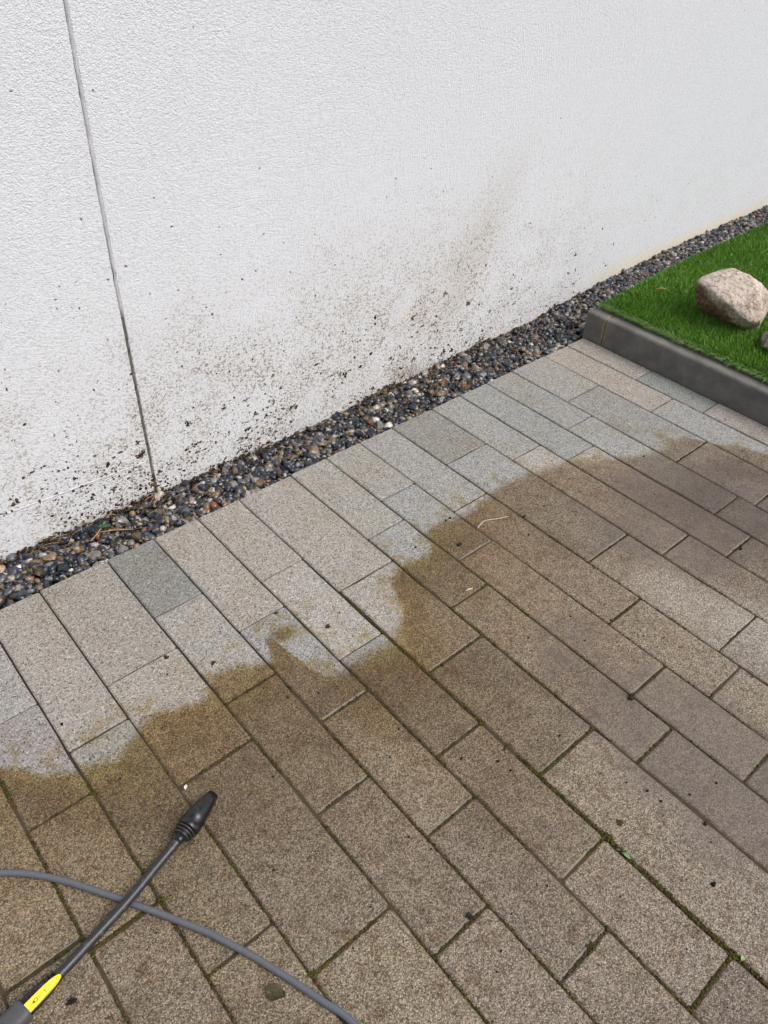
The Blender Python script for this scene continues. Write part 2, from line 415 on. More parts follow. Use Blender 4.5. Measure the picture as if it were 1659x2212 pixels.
pave = empty('pavement'); tag(pave, kind='structure')
LX = {'z': -.0037, 'a': .1397, 'b': .2865, 'c': .4822, 'd': .6323, 'e': .7803, 'f': .9297, 'g': 1.1319, 'h': 1.2814, 'i': 1.4304,
      'j': 1.5841, 'k': 1.7857, 'l': 1.936, 'm': 2.087, 'n': 2.2379, 'o': 2.4425, 'p': 2.5975, 'q': 2.7146}
JY = {'za': [-.353, -.649, -.947], 'ab': [-.525, -1.124, -1.49], 'bc': [-.408, -.757, -1.247, -1.73], 'cd': [-.282, -.636, -1.003, -1.370, -1.86],
      'de': [-.464, -.823, -1.191, -1.553, -2.04], 'ef': [-.346, -.705, -1.067, -1.435, -1.737], 'fg': [-.515, -.880, -1.250, -1.85], 'gh': [-.399, -.758, -1.374, -1.98],
      'hi': [-.286, -.639, -1.254, -1.561], 'ij': [-.468, -1.071, -1.383, -1.99], 'jk': [-.275, -.884, -1.318], 'kl': [-.399, -1.007], 'lm': [-.520, -1.136],
      'mn': [-.398, -1.004], 'no': [-.275, -.764], 'op': [-.518, -1.126], 'pq': [-.339, -.647, -1.01]}
GAP = {'f': .0090, 'e': .0046, 'g': .0056, 'c': .0044}
courses = []
ks = list(LX)
for a, b in zip(ks[:-1], ks[1:]): courses.append((a + b, LX[a], LX[b], GAP.get(a, .0037), GAP.get(b, .0037), list(JY[a + b])))
xl = LX['z']; pat = [.15, .20, .15, .15, .15, .20, .15]
for i, wd in enumerate(pat):
    ys = [-.22 - rng.random() * .3]
    courses.append(('x%d' % i, xl - wd, xl, .0045, .0045, ys)); xl -= wd
YB = -2.7
for c in courses:
    ys = c[5]
    while ys[-1] > YB: ys.append(ys[-1] - rng.choice([.30, .365, .49, .60]))
# slight shades of the washed blocks: (course, index) -> tint
WARM, COOL, DARK, PALE, MIDW = (1.05, 1.0, .945), (.95, .97, .98), (.72, .74, .725), (1.12, 1.09, 1.04), (.96, .91, .85)
SHADE = {('ab', 0): (1.02, .97, .92), ('za', 0): (.98, .97, .96), ('bc', 0): MIDW, ('bc', 1): WARM, ('cd', 0): DARK, ('cd', 1): (1.02, 1.0, .97), ('de', 0): WARM, ('de', 1): (.92, .93, .94),
         ('ef', 0): WARM, ('ef', 1): PALE, ('fg', 0): (1.04, 1.0, .95), ('fg', 1): WARM, ('gh', 0): (1.02, 1.0, .95), ('gh', 1): COOL, ('hi', 0): (1.0, .98, .93), ('hi', 1): COOL,
         ('ij', 0): (.97, .97, .95), ('jk', 0): (.80, .80, .77), ('jk', 1): COOL, ('kl', 0): (.95, .97, .95), ('kl', 1): PALE, ('lm', 0): (.90, .93, .93), ('lm', 1): WARM,
         ('mn', 0): (.90, .91, .90), ('mn', 1): (.97, 1.0, 1.0), ('no', 0): (.98, .96, .92), ('no', 1): (.86, .86, .84), ('op', 0): (1.08, 1.0, .93), ('op', 1): COOL, ('pq', 0): WARM,
         ('pq', 1): (.80, .84, .83), ('pq', 2): (.98, .92, .86), ('jk', 2): (1.08, 1.07, 1.03), ('ij', 2): (1.1, 1.08, 1.02)}
def edge_y(x): return .0 if x < .9 else (x - .9) * .008
def paver(x0, x1, y0, y1, tint, jag):
    """block with worn arris: outline with small irregularities, chamfer, sides"""
    cx, cy = (x0 + x1) / 2, (y0 + y1) / 2; hx, hy = (x1 - x0) / 2, (y1 - y0) / 2
    r = rng.uniform(.004, .008); out = []
    def side(p, q, n):
        for i in range(1, n):
            t = i / n + rng.uniform(-.08, .08)
            d = (q[1] - p[1], -(q[0] - p[0])); L = math.hypot(*d); j = -abs(rng.gauss(0, jag))
            out.append((p[0] + (q[0] - p[0]) * t + d[0] / L * j, p[1] + (q[1] - p[1]) * t + d[1] / L * j))
    cs = [(-hx, -hy), (hx, -hy), (hx, hy), (-hx, hy)]
    ns = [3, 5, 3, 5]
    for i in range(4):
        c = cs[i]; p = cs[i - 1]; q = cs[(i + 1) % 4]
        def toward(u, k):
            L = math.hypot(u[0] - c[0], u[1] - c[1]); return (c[0] + (u[0] - c[0]) / L * k, c[1] + (u[1] - c[1]) / L * k)
        A = toward(p, r); B = toward(q, r); out += [A, ((A[0] + B[0]) * .35 + c[0] * .3, (A[1] + B[1]) * .35 + c[1] * .3), B]
        q2 = cs[(i + 1) % 4]; L = math.hypot(q2[0] - c[0], q2[1] - c[1])
        E = (q2[0] + (c[0] - q2[0]) / L * r, q2[1] + (c[1] - q2[1]) / L * r)
        side(B, E, ns[i])
    ch = .0036; V = []; n = len(out)
    for (sx, sz) in ((ch, 0), (0, -ch * .8), (0, -.06)):
        for x, y in out:
            k = 1 - sx / max(hx, 1e-3) if sx else 1; k2 = 1 - sx / hy if sx else 1
            V.append((x * k, y * k2, sz))
    F = [tuple(range(n))]
    for ring in range(2):
        for i in range(n):
            a = ring * n + i; b = ring * n + (i + 1) % n; F.append((a, a + n, b + n, b))
    o = mesh_obj('paver', V, F, MAT['paver'], pave)
    o.data.materials.append(MAT['arris'])
    if y0 < wash_y(cx) - .02 and rng.random() < .55:
        for p_ in o.data.polygons[1:n + 1]:
            if p_.center.y < -hy + .006 and abs(p_.center.x) < hx * rng.uniform(.6, 1): p_.material_index = 1
    o.location = (cx, cy, rng.gauss(0, .0007))
    o.rotation_euler = (rng.gauss(0, .0022), rng.gauss(0, .0035), rng.gauss(0, .0012))
    o.color = (*tint, 1)
    return o
JOINTS = []        # (x0, x1, y) short joints, used for the moss
for name, x0, x1, g0, g1, ys in courses:
    top = edge_y((x0 + x1) / 2)
    for i, yb in enumerate(ys):
        gp = rng.uniform(.0026, .0040) if yb > wash_y((x0 + x1) / 2) else rng.uniform(.0036, .0058)
        b = rng.uniform(.80, 1.12)
        t = SHADE.get((name, i), (b, b * rng.uniform(.96, 1.0), b * rng.uniform(.90, .99)))
        ga_, gb_ = (g0, g1) if yb < -.60 else (min(g0, .0036), min(g1, .0036))
        x1e = x1 - gb_ / 2 if name != 'pq' else 2.7125
        paver(x0 + ga_ / 2, x1e, yb + gp / 2, top, t, .0006 if yb > -.6 else .0011)
        JOINTS.append((x0, x1, yb, name, i)); top = yb - gp / 2
# soil in the joints: low on the washed side, nearly flush on the other
gx = np.linspace(-1.25, 2.70, 90); gy = np.linspace(-.004, YB - .6, 70)
V = []; F = []
for yy in gy:
    for xx in gx:
        d = wash_y(xx) - yy; V.append((xx, yy, -.0066 + .0028 * min(max((d + .03) / .14, 0), 1) + rng.uniform(-.001, .001)))
for j in range(len(gy) - 1):
    for i in range(len(gx) - 1):
        a = j * len(gx) + i; F.append((a, a + len(gx), a + len(gx) + 1, a + 1))
tag(mesh_obj('joint_filling', V, F, MAT['filler'], pave, True), kind='stuff')

# ================================================================== wall
WA, WB = .168, .033
def wy(x): return WA + WB * x
XJ = .7465
wall = empty('rendered_wall', (XJ, wy(XJ), -.1))
tag(wall, 'white scraped-render wall, splashed with soil along its foot', 'wall')
WI = Matrix.Translation((-XJ, -wy(XJ), .1))
def wpanel(name, xa, xb, mat, front=0.0, z0=-.11, z1=2.6, depth=.25):
    v = []
    for z in (z0, z1):
        v += [(xa, wy(xa) + front, z), (xb, wy(xb) + front, z), (xb, wy(xb) + depth, z), (xa, wy(xa) + depth, z)]
    o = mesh_obj(name, [WI @ Vector(p) for p in v], [(3, 2, 1, 0), (4, 5, 6, 7), (0, 1, 5, 4), (1, 2, 6, 5), (2, 3, 7, 6), (3, 0, 4, 7)], mat, wall)
    return o
# ragged arris on both sides of the movement joint
def rag_panel(name, xa, xb, rag_left, z1=2.6):
    n = 260; V = []; F = []
    xe, s = (xa, 1) if rag_left else (xb, -1)
    far = xb if rag_left else xa
    for i in range(n + 1):
        z = -.11 + (z1 + .11) * i / n
        j = (mnoise.noise((0, xe * 9, z * 60)) * .0010 + mnoise.noise((3, xe * 5, z * 220)) * .0008)
        bow = .010 * max(z - .55, 0) ** 2 * 1.6
        x = xe + j + bow
        for (xx, dy) in ((far, 0), (x + s * .002, 0), (x, .002), (x, .030)):
            V.append(WI @ Vector((xx, wy(xx) + dy, z)))
    for i in range(n):
        for k in range(3):
            a = i * 4 + k; q = (a, a + 1, a + 5, a + 4); F.append(q if not rag_left else q[::-1])
    return mesh_obj(name, V, F, MAT['wall'], wall)
tag(rag_panel('render_panel', -3.0, XJ - .0042, False), 'narrow render panel left of the joint')
tag(rag_panel('render_panel', XJ + .0042, 9.0, True), 'long render panel right of the joint')
wpanel('wall_core', -3.0, 9.0, MAT['seal'], .0300, -.12, 2.59, .26)
V, F = sweep([(XJ + .010 * max(z - .55, 0) ** 2 * 1.6 + .0012, wy(XJ) + .0045 + .0015 * mnoise.noise((7, 1, z * 9)), z) for z in np.linspace(.60, 2.58, 60)], .0048, 10)
mesh_obj('joint_sealant', [WI @ v for v in V], F, MAT['seal'], wall, True)
V, F = sweep([(XJ + .010 * max(z - .55, 0) ** 2 * 1.6 + .0008 + .0012 * mnoise.noise((2, 1, z * 25)), wy(XJ) + .0085 + .003 * mnoise.noise((7, 1, z * 9)), z) for z in np.linspace(-.08, .598, 60)], .0050, 10)
tag(mesh_obj('joint_sealant', [WI @ v for v in V], F, MAT['sealdark'], wall, True), 'dirty cracked lower length of the joint')
# smooth bead of a plinth profile, left panel only
bp = [(-1.2, .232), (-.5, .20), (.0, .168), (.289, .150), (.419, .142), (.558, .135), (.731, .124)]
V = []; F = []
for i, (x, z) in enumerate(catmull([(a, b, 0) for a, b in bp], 12) and [(p[0], p[1]) for p in catmull([(a, b, 0) for a, b in bp], 12)]):
    e = .0012 * mnoise.noise((x * 60, 4, 1))
    for dz, dy in ((.0030, .001), (.0026, -.0004), (-.0020 + e, -.0013), (-.0036 + e, .001)):
        V.append(WI @ Vector((x, wy(x) + dy, z + dz)))
k = len(V) // 4
for i in range(k - 1):
    for q in range(3):
        a = i * 4 + q; F.append((a + 1, a, a + 4, a + 5))
mesh_obj('plinth_bead', V, F, MAT['bead'], wall, True)

# ================================================================== gravel strip
GZ = [(-2, .0), (.25, .012), (.745, -.002), (1.2, -.016), (1.6, -.012), (2, .004), (2.6, .006), (3, .040), (3.3, .058), (3.8, .072), (5.2, .070), (9, .07)]
def gz(x, t):
    """gravel surface; t 0 at the paving or lawn side, 1 at the wall"""
    zw = np.interp(x, [p[0] for p in GZ], [p[1] for p in GZ])
    zp = np.interp(x, [-2, 2.5, 2.72, 3.0, 3.4, 9], [-.016, -.014, .0, .055, .075, .075])
    return zp + (zw - zp) * t
def gfront(x):
    if x < 2.71: return edge_y(x) + .001
    return np.interp(x, [2.71, 2.80, 3.01, 3.244, 3.57, 3.9, 4.4, 9], [.024, .030, .050, .068, .088, .095, .105, .25])
bed = empty('gravel_bed'); tag(bed, kind='structure')
V = []; F = []; X = np.linspace(-2.2, 8.9, 260)
for x in X:
    y0 = gfront(x) - .0; y1 = wy(x) - .0015
    for t in (0, .33, .66, 1): V.append((x, y0 + (y1 - y0) * t, gz(x, t) - .025 + (.006 if t == 1 else 0)))
    V.append((x, y0, -.13))
for i in range(len(X) - 1):
    for q in range(3): a = i * 5 + q; F.append((a, a + 5, a + 6, a + 1))
    F.append((i * 5 + 4, i * 5 + 9, i * 5 + 5, i * 5))
mesh_obj('bed_soil', V, F, MAT['bedsoil'], bed, True)
I1 = ico(1); I2 = ico(2); I3 = ico(3)
VAR = []
for k in range(14):
    pl = [(*(Vector(v) + Vector((rng.gauss(0, .25), rng.gauss(0, .25), rng.gauss(0, .25)))), rng.uniform(.85, 1.08)) for v in ((1, 0, 0), (-1, 0, 0), (0, 1, 0), (0, -1, 0), (0, 0, 1), (0, 0, -1))]
    for q in range(rng.randint(5, 9)):
        a = Vector((rng.gauss(0, 1), rng.gauss(0, 1), rng.gauss(0, 1))).normalized(); pl.append((*a, rng.uniform(.58, .88)))
    sc = np.array([1.0, rng.uniform(.68, .95), rng.uniform(.48, .72)]); sf = rng.choice([18, 30, 50, 80])
    A, B = cut_stone(I1[0], pl, sf), cut_stone(I2[0], pl, sf)
    nm_ = np.mean(np.linalg.norm(B, axis=1)) * 1.12
    VAR.append((A / nm_ * sc, B / nm_ * sc))
PAL = [((.010, .014, .022), 24), ((.022, .028, .042), 24), ((.038, .043, .054), 13), ((.085, .088, .098), 9), ((.17, .165, .16), 8), ((.30, .28, .26), 5),
       ((.075, .052, .032), 8), ((.14, .098, .060), 6), ((.23, .175, .12), 4.5), ((.17, .065, .026), 1.2), ((.22, .15, .06), .9), ((.52, .50, .47), 1.3), ((.18, .125, .095), 2.5)]
PW = np.cumsum([p[1] for p in PAL]); PW = PW / PW[-1]
stones = []
sp = .0155
for layer in (0, 1):
    x = -1.1
    row = 0
    while x < 8.5:
        s_ = sp * (1.0 if x < 5.6 else 2.2) * (1 + .12 * layer); y0, y1 = gfront(x) + .005, wy(x) - .006
        y = y0 + (row % 2) * s_ * .5
        while y < y1:
            xx = x + rng.gauss(0, s_ * .28); yy = min(max(y + rng.gauss(0, s_ * .28), y0), y1); t = (yy - y0) / (y1 - y0)
            r = min(max(rng.lognormvariate(math.log(.0136), .34), .006), .0225) * (1.0 if x < 5.6 else 1.6)
            z = gz(xx, t) + (-.019 if layer == 0 else -.012) + rng.gauss(0, .0028) + r * .1
            if yy - y0 < r * .8 and xx < 2.75: z -= .006
            if layer == 0 or rng.random() < .72:
                stones.append((xx, yy, z, r, layer))
            y += s_
        x += s_ * .87; row += 1
Rn = np.array(R); C0 = np.array([0, YC, CAMH])
def to_px(p):
    c = Rn @ (np.asarray(p) - C0); return (829.5 + 1660 * c[0] / -c[2], 1106 - 1660 * c[1] / -c[2], -c[2])
vis = []
for i, s in enumerate(stones):
    u, v, dd = to_px(s[:3])
    if s[4] == 1 and 0 < u < 1659 and 0 < v < 2212: vis.append((s[3] / dd, i))
vis.sort(reverse=True); near = set(i for _, i in vis[:300])
PM = []
for k in range(14):
    me = bpy.data.meshes.new('pebble'); me.from_pydata([tuple(v) for v in VAR[k][1]], [], [tuple(int(q) for q in f) for f in I2[1]])
    me.polygons.foreach_set('use_smooth', [k % 3 == 0] * len(me.polygons)); me.materials.append(MAT['pebble']); PM.append(me)
VV = []; FF = []; TT = []; base = 0
for i, (x, y, z, r, layer) in enumerate(stones):
    c = np.array(PAL[int(np.searchsorted(PW, rng.random()))][0]) * rng.uniform(.60, 1.25); k = rng.randrange(14)
    e = (rng.gauss(0, .35), rng.gauss(0, .35), rng.uniform(0, 6.28))
    if i in near:
        o = bpy.data.objects.new('pebble', PM[k]); o.location = (x, y, z); o.rotation_euler = e; o.scale = (r, r, r); o.color = (*c, 1); link(o, bed)
    else:
        from mathutils import Euler
        m = np.array(Euler(e).to_matrix()) * r
        VV.append(VAR[k][0] @ m.T + [x, y, z]); FF.append(I1[1] + base); base += len(I1[0]); TT.append(np.repeat(c[None], len(I1[0]), 0))
tag(tri_mesh('loose_pebbles', np.concatenate(VV), np.concatenate(FF), MAT['pebbles'], np.concatenate(TT), bed, False), kind='stuff')

# ================================================================== kerb and lawn
KX0, KX1, KZ = 2.7165, 2.796, .122
kerb = empty('lawn_kerb', (2.75, -.08, 0)); tag(kerb, 'dark grey concrete kerb holding up the artificial lawn', 'kerb')
def kerb_stone(y0, y1):
    prof = [(KX0 - .002, -.10), (KX0, .0), (KX0 + .001, KZ - .010), (KX0 + .004, KZ - .004), (KX0 + .009, KZ - .0008), (KX0 + .014, KZ), (KX1 - .006, KZ), (KX1, KZ - .005), (KX1, -.10)]
    n = max(2, int(abs(y1 - y0) / .05)); V = []; F = []; k = len(prof)
    for i in range(n + 1):
        y = y0 + (y1 - y0) * i / n
        ins = .004 if i in (0, n) else 0
        for (x, z) in prof:
            j = mnoise.noise((x * 20, y * 14, z * 20)) * .0012
            V.append((x - 2.75 + j + (ins * .5 if x < 2.75 else -ins * .5), y + .08, z - (ins * .5 if z > 0.05 else 0) + j * .6))
    for i in range(n):
        for q in range(k - 1):
            a = i * k + q; F.append((a, a + k, a + k + 1, a + 1))
    F.append(tuple(range(k))); F.append(tuple(range((n + 1) * k - 1, n * k - 1, -1)))
    return mesh_obj('kerb_stone', V, F, MAT['kerb'], kerb)
tag(kerb_stone(.024, -.0735), 'short end piece of the kerb')
tag(kerb_stone(-.0775, -1.075), 'long kerb stone facing the paving')
kerb_stone(-1.079, -2.077); kerb_stone(-2.081, -3.05)

lawn = empty('artificial_lawn', (3.5, -1, .1)); tag(lawn, 'raised bright green artificial lawn behind the dark kerb', 'lawn')
LW = [(2.792, .016), (3.011, .037), (3.244, .054), (3.569, .074), (3.9, .081), (4.4, .092), (8.5, .235)]
def lawn_y(x): return float(np.interp(x, [p[0] for p in LW], [p[1] for p in LW]))
TZ = .126
V = []; F = []; X = np.linspace(2.797, 8.4, 40)
for x in X:
    V += [(x - 3.5, lawn_y(x) + 1, TZ - .1), (x - 3.5, -3.0 + 1, TZ - .1), (x - 3.5, lawn_y(x) + 1, -.21), (x - 3.5, -3 + 1, -.21)]
for i in range(len(X) - 1):
    a = i * 4; F += [(a, a + 1, a + 5, a + 4), (a, a + 4, a + 6, a + 2)]
F += [(0, 2, 3, 1)]
mesh_obj('turf_backing', V, F, MAT['turfback'], lawn)
def blades(n, xr, yr, wmul=1.0, edge=False):
    x = nrg.uniform(*xr, n); y = nrg.uniform(*yr, n)
    if not edge:
        keep = y < np.interp(x, [p[0] for p in LW], [p[1] for p in LW]) - .002; x, y = x[keep], y[keep]
    n = len(x)
    L = nrg.uniform(.014, .026, n); wd = nrg.uniform(.0010, .0019, n) * wmul
    g1 = np.sin(x * 7.3 + 1.7 * np.sin(y * 5.1)) + np.sin(y * 9.1 + x * 3.3); ang = g1 * .5 + nrg.uniform(-2.6, 2.6, n) + 3.4
    lean = nrg.uniform(.05, .75, n)
    e = np.clip(1 - (x - 2.785) / .05, 0, 1)
    if edge: e = np.ones(n)
    ang = ang * (1 - e) + e * (np.pi + nrg.normal(0, .45, n)); lean = lean * (1 - .5 * e) + e * nrg.uniform(.3, .85, n)
    L = L * (1 + e * (.65 if edge else .35))
    e2 = np.clip(1 - (np.interp(x, [p[0] for p in LW], [p[1] for p in LW]) - y) / .03, 0, 1) * .6
    dx, dy = np.cos(ang), np.sin(ang); px, py = -dy, dx
    z0 = np.full(n, TZ)
    P = []
    for t, k in ((0, 1.0), (.45, 1.0), (.8, .75), (1.0, 0)):
        out = L * (lean * t * t * .95); up = L * (t - .38 * lean * lean * t * t)
        if edge: up = up - np.maximum(0, out - .012) * .55
        cx, cy, cz = x + dx * out, y + dy * out, z0 + up
        if k > 0:
            P.append(np.stack([cx - px * wd * k / 2, cy - py * wd * k / 2, cz], 1)); P.append(np.stack([cx + px * wd * k / 2, cy + py * wd * k / 2, cz], 1))
        else: P.append(np.stack([cx, cy, cz], 1))
    Vb = np.stack(P, 1)                      # n,7,3
    tr = np.array([[0, 1, 3], [0, 3, 2], [2, 3, 5], [2, 5, 4], [4, 5, 6]])
    Fb = (np.arange(n)[:, None, None] * 7 + tr[None]).reshape(-1, 3)
    pa = nrg.random(n)
    cA, cB, cC = np.array([.058, .172, .012]), np.array([.158, .325, .030]), np.array([.26, .38, .15])
    c = cA[None] * (1 - pa[:, None]) + cB[None] * pa[:, None]
    pal = ((nrg.random(n) < .07) * .7 + e * .6 * (nrg.random(n) < .7))[:, None]; c = c * (1 - pal) + cC[None] * pal
    T = np.repeat(c[:, None, :], 7, 1)
    return Vb.reshape(-1, 3), Fb, T.reshape(-1, 3)
parts = [blades(190000, (2.790, 5.2), (-1.05, .10)), blades(14000, (2.790, 3.8), (-3.0, -1.05), 1.8), blades(42000, (3.8, 8.3), (-3.0, .23), 2.6), blades(3600, (2.782, 2.802), (-1.1, .016), 1.3, True)]
bV = []; bF = []; bT = []; k = 0
for a, b, c in parts: bV.append(a); bF.append(b + k); bT.append(c); k += len(a)
tag(tri_mesh('turf_blades', np.concatenate(bV) - [3.5, -1, .1], np.concatenate(bF), MAT['turf'], np.concatenate(bT), lawn, False), kind='stuff')

# ================================================================== boulders
def boulder(name, loc, planes, size, mat, amp, seed, soft=18):
    V, F = ico(5); W = cut_stone(V, planes, soft)
    r_ = random.Random(int(seed * 10))
    for k in range(30):                       # fracture faces
        nn = np.array([r_.gauss(0, 1), r_.gauss(0, 1), r_.gauss(0, 1)]); nn /= np.linalg.norm(nn)
        dd = W @ nn; lim = dd.max() * r_.uniform(.72, .93); over = dd > lim
        W[over] -= np.outer((dd[over] - lim) * .98, nn)
    for i, v in enumerate(W):
        p = Vector(v); d = V[i]
        h = (mnoise.ridged_multi_fractal(p * 1.7 + Vector((seed, 0, 0)), .9, 2.2, 5, 1.0, 2.0) - 1.0) * amp * .22
        r = abs(mnoise.noise(p * 3.1 + Vector((0, seed, 2)))); h -= max(0, .07 - r) * amp * 2.2
        h += mnoise.noise(p * 14 + Vector((seed, 1, 0))) * amp * .14 + abs(mnoise.noise(p * 4.5 + Vector((1, seed, 0)))) * amp * .45
        W[i] = v + d * h
    W = W * size
    # local axes: x to the right of the photograph, y away from it, z up
    o = tri_mesh(name, W, F, mat, smooth=False); o.location = loc; o.rotation_euler = (0, 0, math.atan2(-.6535, .7558))
    return o
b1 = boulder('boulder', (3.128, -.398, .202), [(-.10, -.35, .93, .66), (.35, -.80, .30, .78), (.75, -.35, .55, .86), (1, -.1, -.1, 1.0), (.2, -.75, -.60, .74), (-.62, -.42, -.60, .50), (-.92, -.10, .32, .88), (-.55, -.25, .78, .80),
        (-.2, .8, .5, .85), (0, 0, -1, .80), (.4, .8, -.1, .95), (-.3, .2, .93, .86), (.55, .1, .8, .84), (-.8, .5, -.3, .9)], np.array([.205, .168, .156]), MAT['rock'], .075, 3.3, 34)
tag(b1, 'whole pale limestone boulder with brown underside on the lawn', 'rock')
b2 = boulder('boulder', (3.060, -.700, .165), [(-.7, -.3, .5, .8), (0, -.6, .7, .8), (.6, -.3, .7, .85), (-.9, 0, -.2, .92), (0, -.9, -.2, .9), (0, .7, .6, .9), (0, 0, -1, .7), (1, 0, 0, 1.0)], np.array([.125, .105, .085]), MAT['rock2'], .09, 8.1, 9)
tag(b2, 'pitted grey-white boulder cut off by the right picture edge', 'rock')

# ================================================================== pressure washer lance and hose
HOSE = [(-.62, -.66), (-.42, -.615), (-.24, -.625), (-.14, -.658), (-.077, -.7025), (-.0426, -.7323), (-.0103, -.7675), (.02, -.8069), (.0484, -.8493), (.0762, -.892), (.1032, -.935), (.1298, -.9774), (.1552, -1.0207), (.1803, -1.0634),
        (.2024, -1.1096), (.2236, -1.1556), (.2426, -1.2032), (.2607, -1.2503), (.2775, -1.2975), (.2943, -1.343), (.305, -1.42), (.30, -1.52), (.28, -1.66), (.22, -1.82), (.10, -1.98), (-.05, -2.1)]
V, F = sweep(catmull([(x, y, .0072) for x, y in HOSE], 6), .0066, 16)
hose = mesh_obj('pressure_hose', V, F, MAT['hose'], None, True)
tag(hose, 'grey rubber pressure hose curving over the unwashed pavers under the lance', 'hose')

lance = empty('pressure_washer_lance', (0, -.94, 0)); tag(lance, 'black pressure washer lance with cone nozzle and yellow plate', 'pressure washer')
LM = Matrix.Translation((0, .94, 0))
def lpart(name, V, F, mat, parent=None, smooth=True):
    return mesh_obj(name, [LM @ Vector(v) for v in V], F, mat, parent or lance, smooth)
tip = (.3345, -.8325, .0215); hb = (.2445, -.8690, .0250)
fr = frame(hb, tip); HL = (Vector(tip) - Vector(hb)).length
noz = lpart('nozzle_head', *lathe(fr, [(.006, .0205), (.0065, .0228), (.0085, .0238), (.020, .0240), (.0204, .0230), (.0226, .0230), (.0230, .0236), (.040, .0222), (.060, .0191), (.080, .0154), (.096, .0121), (HL - .003, .0105), (HL, .0090), (HL, .0064), (HL - .006, .0054)], 40), MAT['black'])
for (xa, xb, r) in ((.0002, .0046, .0226), (-.0062, -.0018, .0206), (-.0126, -.0082, .0180)):
    lpart('ring', *lathe(fr, [(xa, r - .0016), (xa + .0006, r), (xb - .0006, r), (xb, r - .0016)], 32), MAT['tube'], noz)
lpart('nozzle_neck', *lathe(fr, [(-.027, .0094), (-.0200, .0104), (-.0135, .0112), (-.0130, .0135), (-.006, .0165), (.006, .0185)], 28), MAT['black'], noz)
tp = catmull([tuple(fr @ Vector((-.020, 0, 0))), (.170, -.8935, .0225), (.092, -.9195, .0222), (.02, -.9395, .0240), (-.0645, -.9625, .0265), (-.10, -.9715, .0280)], 8)
lpart('lance_tube', *sweep(tp, .0096, 18), MAT['tube'])
# grip: tapered oval body, ribs on its left flank, yellow plate on its right, grey coupling behind
ga = (-.0650, -.9622, .0265); gb = (-.1330, -.9790, .0300); gm = frame(gb, ga); GL = (Vector(ga) - Vector(gb)).length
def oval(m, st, seg=24):
    V = []; F = []
    for (x, hw, hh, zc, yc) in st:
        for k in range(seg):
            a = 2 * math.pi * k / seg; c, s = math.cos(a), math.sin(a)
            V.append(m @ Vector((x, yc + hw * math.copysign(abs(c) ** .6, c), zc + hh * math.copysign(abs(s) ** .6, s))))
    for i in range(len(st) - 1):
        for k in range(seg):
            a = i * seg + k; b = i * seg + (k + 1) % seg; F.append((a, b, b + seg, a + seg))
    F.append(tuple(range(seg - 1, -1, -1))); F.append(tuple(range((len(st) - 1) * seg, len(st) * seg)))
    return V, F
grip = lpart('grip_body', *oval(gm, [(-.012, .0165, .0128, 0, .001), (.03, .0158, .0124, 0, .001), (GL * .7, .0138, .0110, 0, .0005), (GL, .0095, .0094, 0, 0)]), MAT['black'])
for i in range(8):
    x = .006 + i * .0088; t = x / GL; hw = .0166 - .0060 * max(t - .35, 0); hh = .0126 - .003 * max(t - .35, 0)
    V = []; F = []
    arc = np.linspace(math.radians(-25), math.radians(88), 9)
    for xx in (x, x + .0012):
        for rr in (.96, 1.17):
            for a in arc:
                c, s = math.cos(a), math.sin(a); V.append(gm @ Vector((xx, hw * rr * math.copysign(abs(c) ** .6, c), hh * rr * math.copysign(abs(s) ** .6, s))))
    k = len(arc)
    for q in range(k - 1):
        F += [(q, q + 1, k + q + 1, k + q), (2 * k + q + 1, 2 * k + q, 3 * k + q, 3 * k + q + 1), (k + q, k + q + 1, 3 * k + q + 1, 3 * k + q)]
    lpart('rib', V, F, MAT['tube'], grip, False)
# yellow plate: rounded strip facing up and to the right
pm = gm @ Matrix.Translation((0, -.0072, .0122)) @ Matrix.Rotation(math.radians(18), 4, 'X')
out = []
PLW, PLL = .0086, GL + .003
for x, hw in ((-.010, PLW), (.02, PLW), (.042, PLW * .97), (.056, PLW * .86), (.065, PLW * .66), (PLL - .002, PLW * .40)): out.append((x, hw))
pv = [(x, h) for x, h in out] + [(PLL, 0)] + [(x, -h) for x, h in out[::-1]]
V = [pm @ Vector((x, y, .0022 - max(x - .045, 0) * .16)) for x, y in pv] + [pm @ Vector((x, y * 1.05, -.003)) for x, y in pv]; k = len(pv)
F = [tuple(range(k))[::-1]] + [(i, (i + 1) % k, k + (i + 1) % k, k + i) for i in range(k)]
plate = lpart('label_plate', V, F, MAT['yellow'], grip, False)
def prt(name, poly, z=.00245):
    return lpart(name, [pm @ Vector((x * 1.35 + .011, y * 1.6, z)) for x, y in poly], [tuple(range(len(poly)))], MAT['ink'], grip, False)
prt('nozzle_symbol', [(.0035, -.0003), (.0062, .0019), (.0066, -.0021)])
prt('nozzle_symbol', [(.0015, -.0002), (.0034, .0000), (.0034, -.0006), (.0015, -.0005)])
ring = [(.0088 + .0022 * math.cos(a), -.0001 + .0020 * math.sin(a)) for a in np.linspace(-2.4, 2.4, 14)] + [(.0088 + .0017 * math.cos(a), -.0001 + .0015 * math.sin(a)) for a in np.linspace(2.4, -2.4, 14)]
prt('nozzle_symbol', ring)
prt('printed_mark', [(.0130, -.0012), (.0130, .0010), (.0134, .0010), (.0134, -.0012)])
prt('printed_mark', [(.0215, -.0014), (.0221, -.0014), (.0221, .0012), (.0215, .0012)])
cm_ = frame((-.205, -.9975, .0335), gb); CL = (Vector(gb) - Vector((-.205, -.9975, .0335))).length
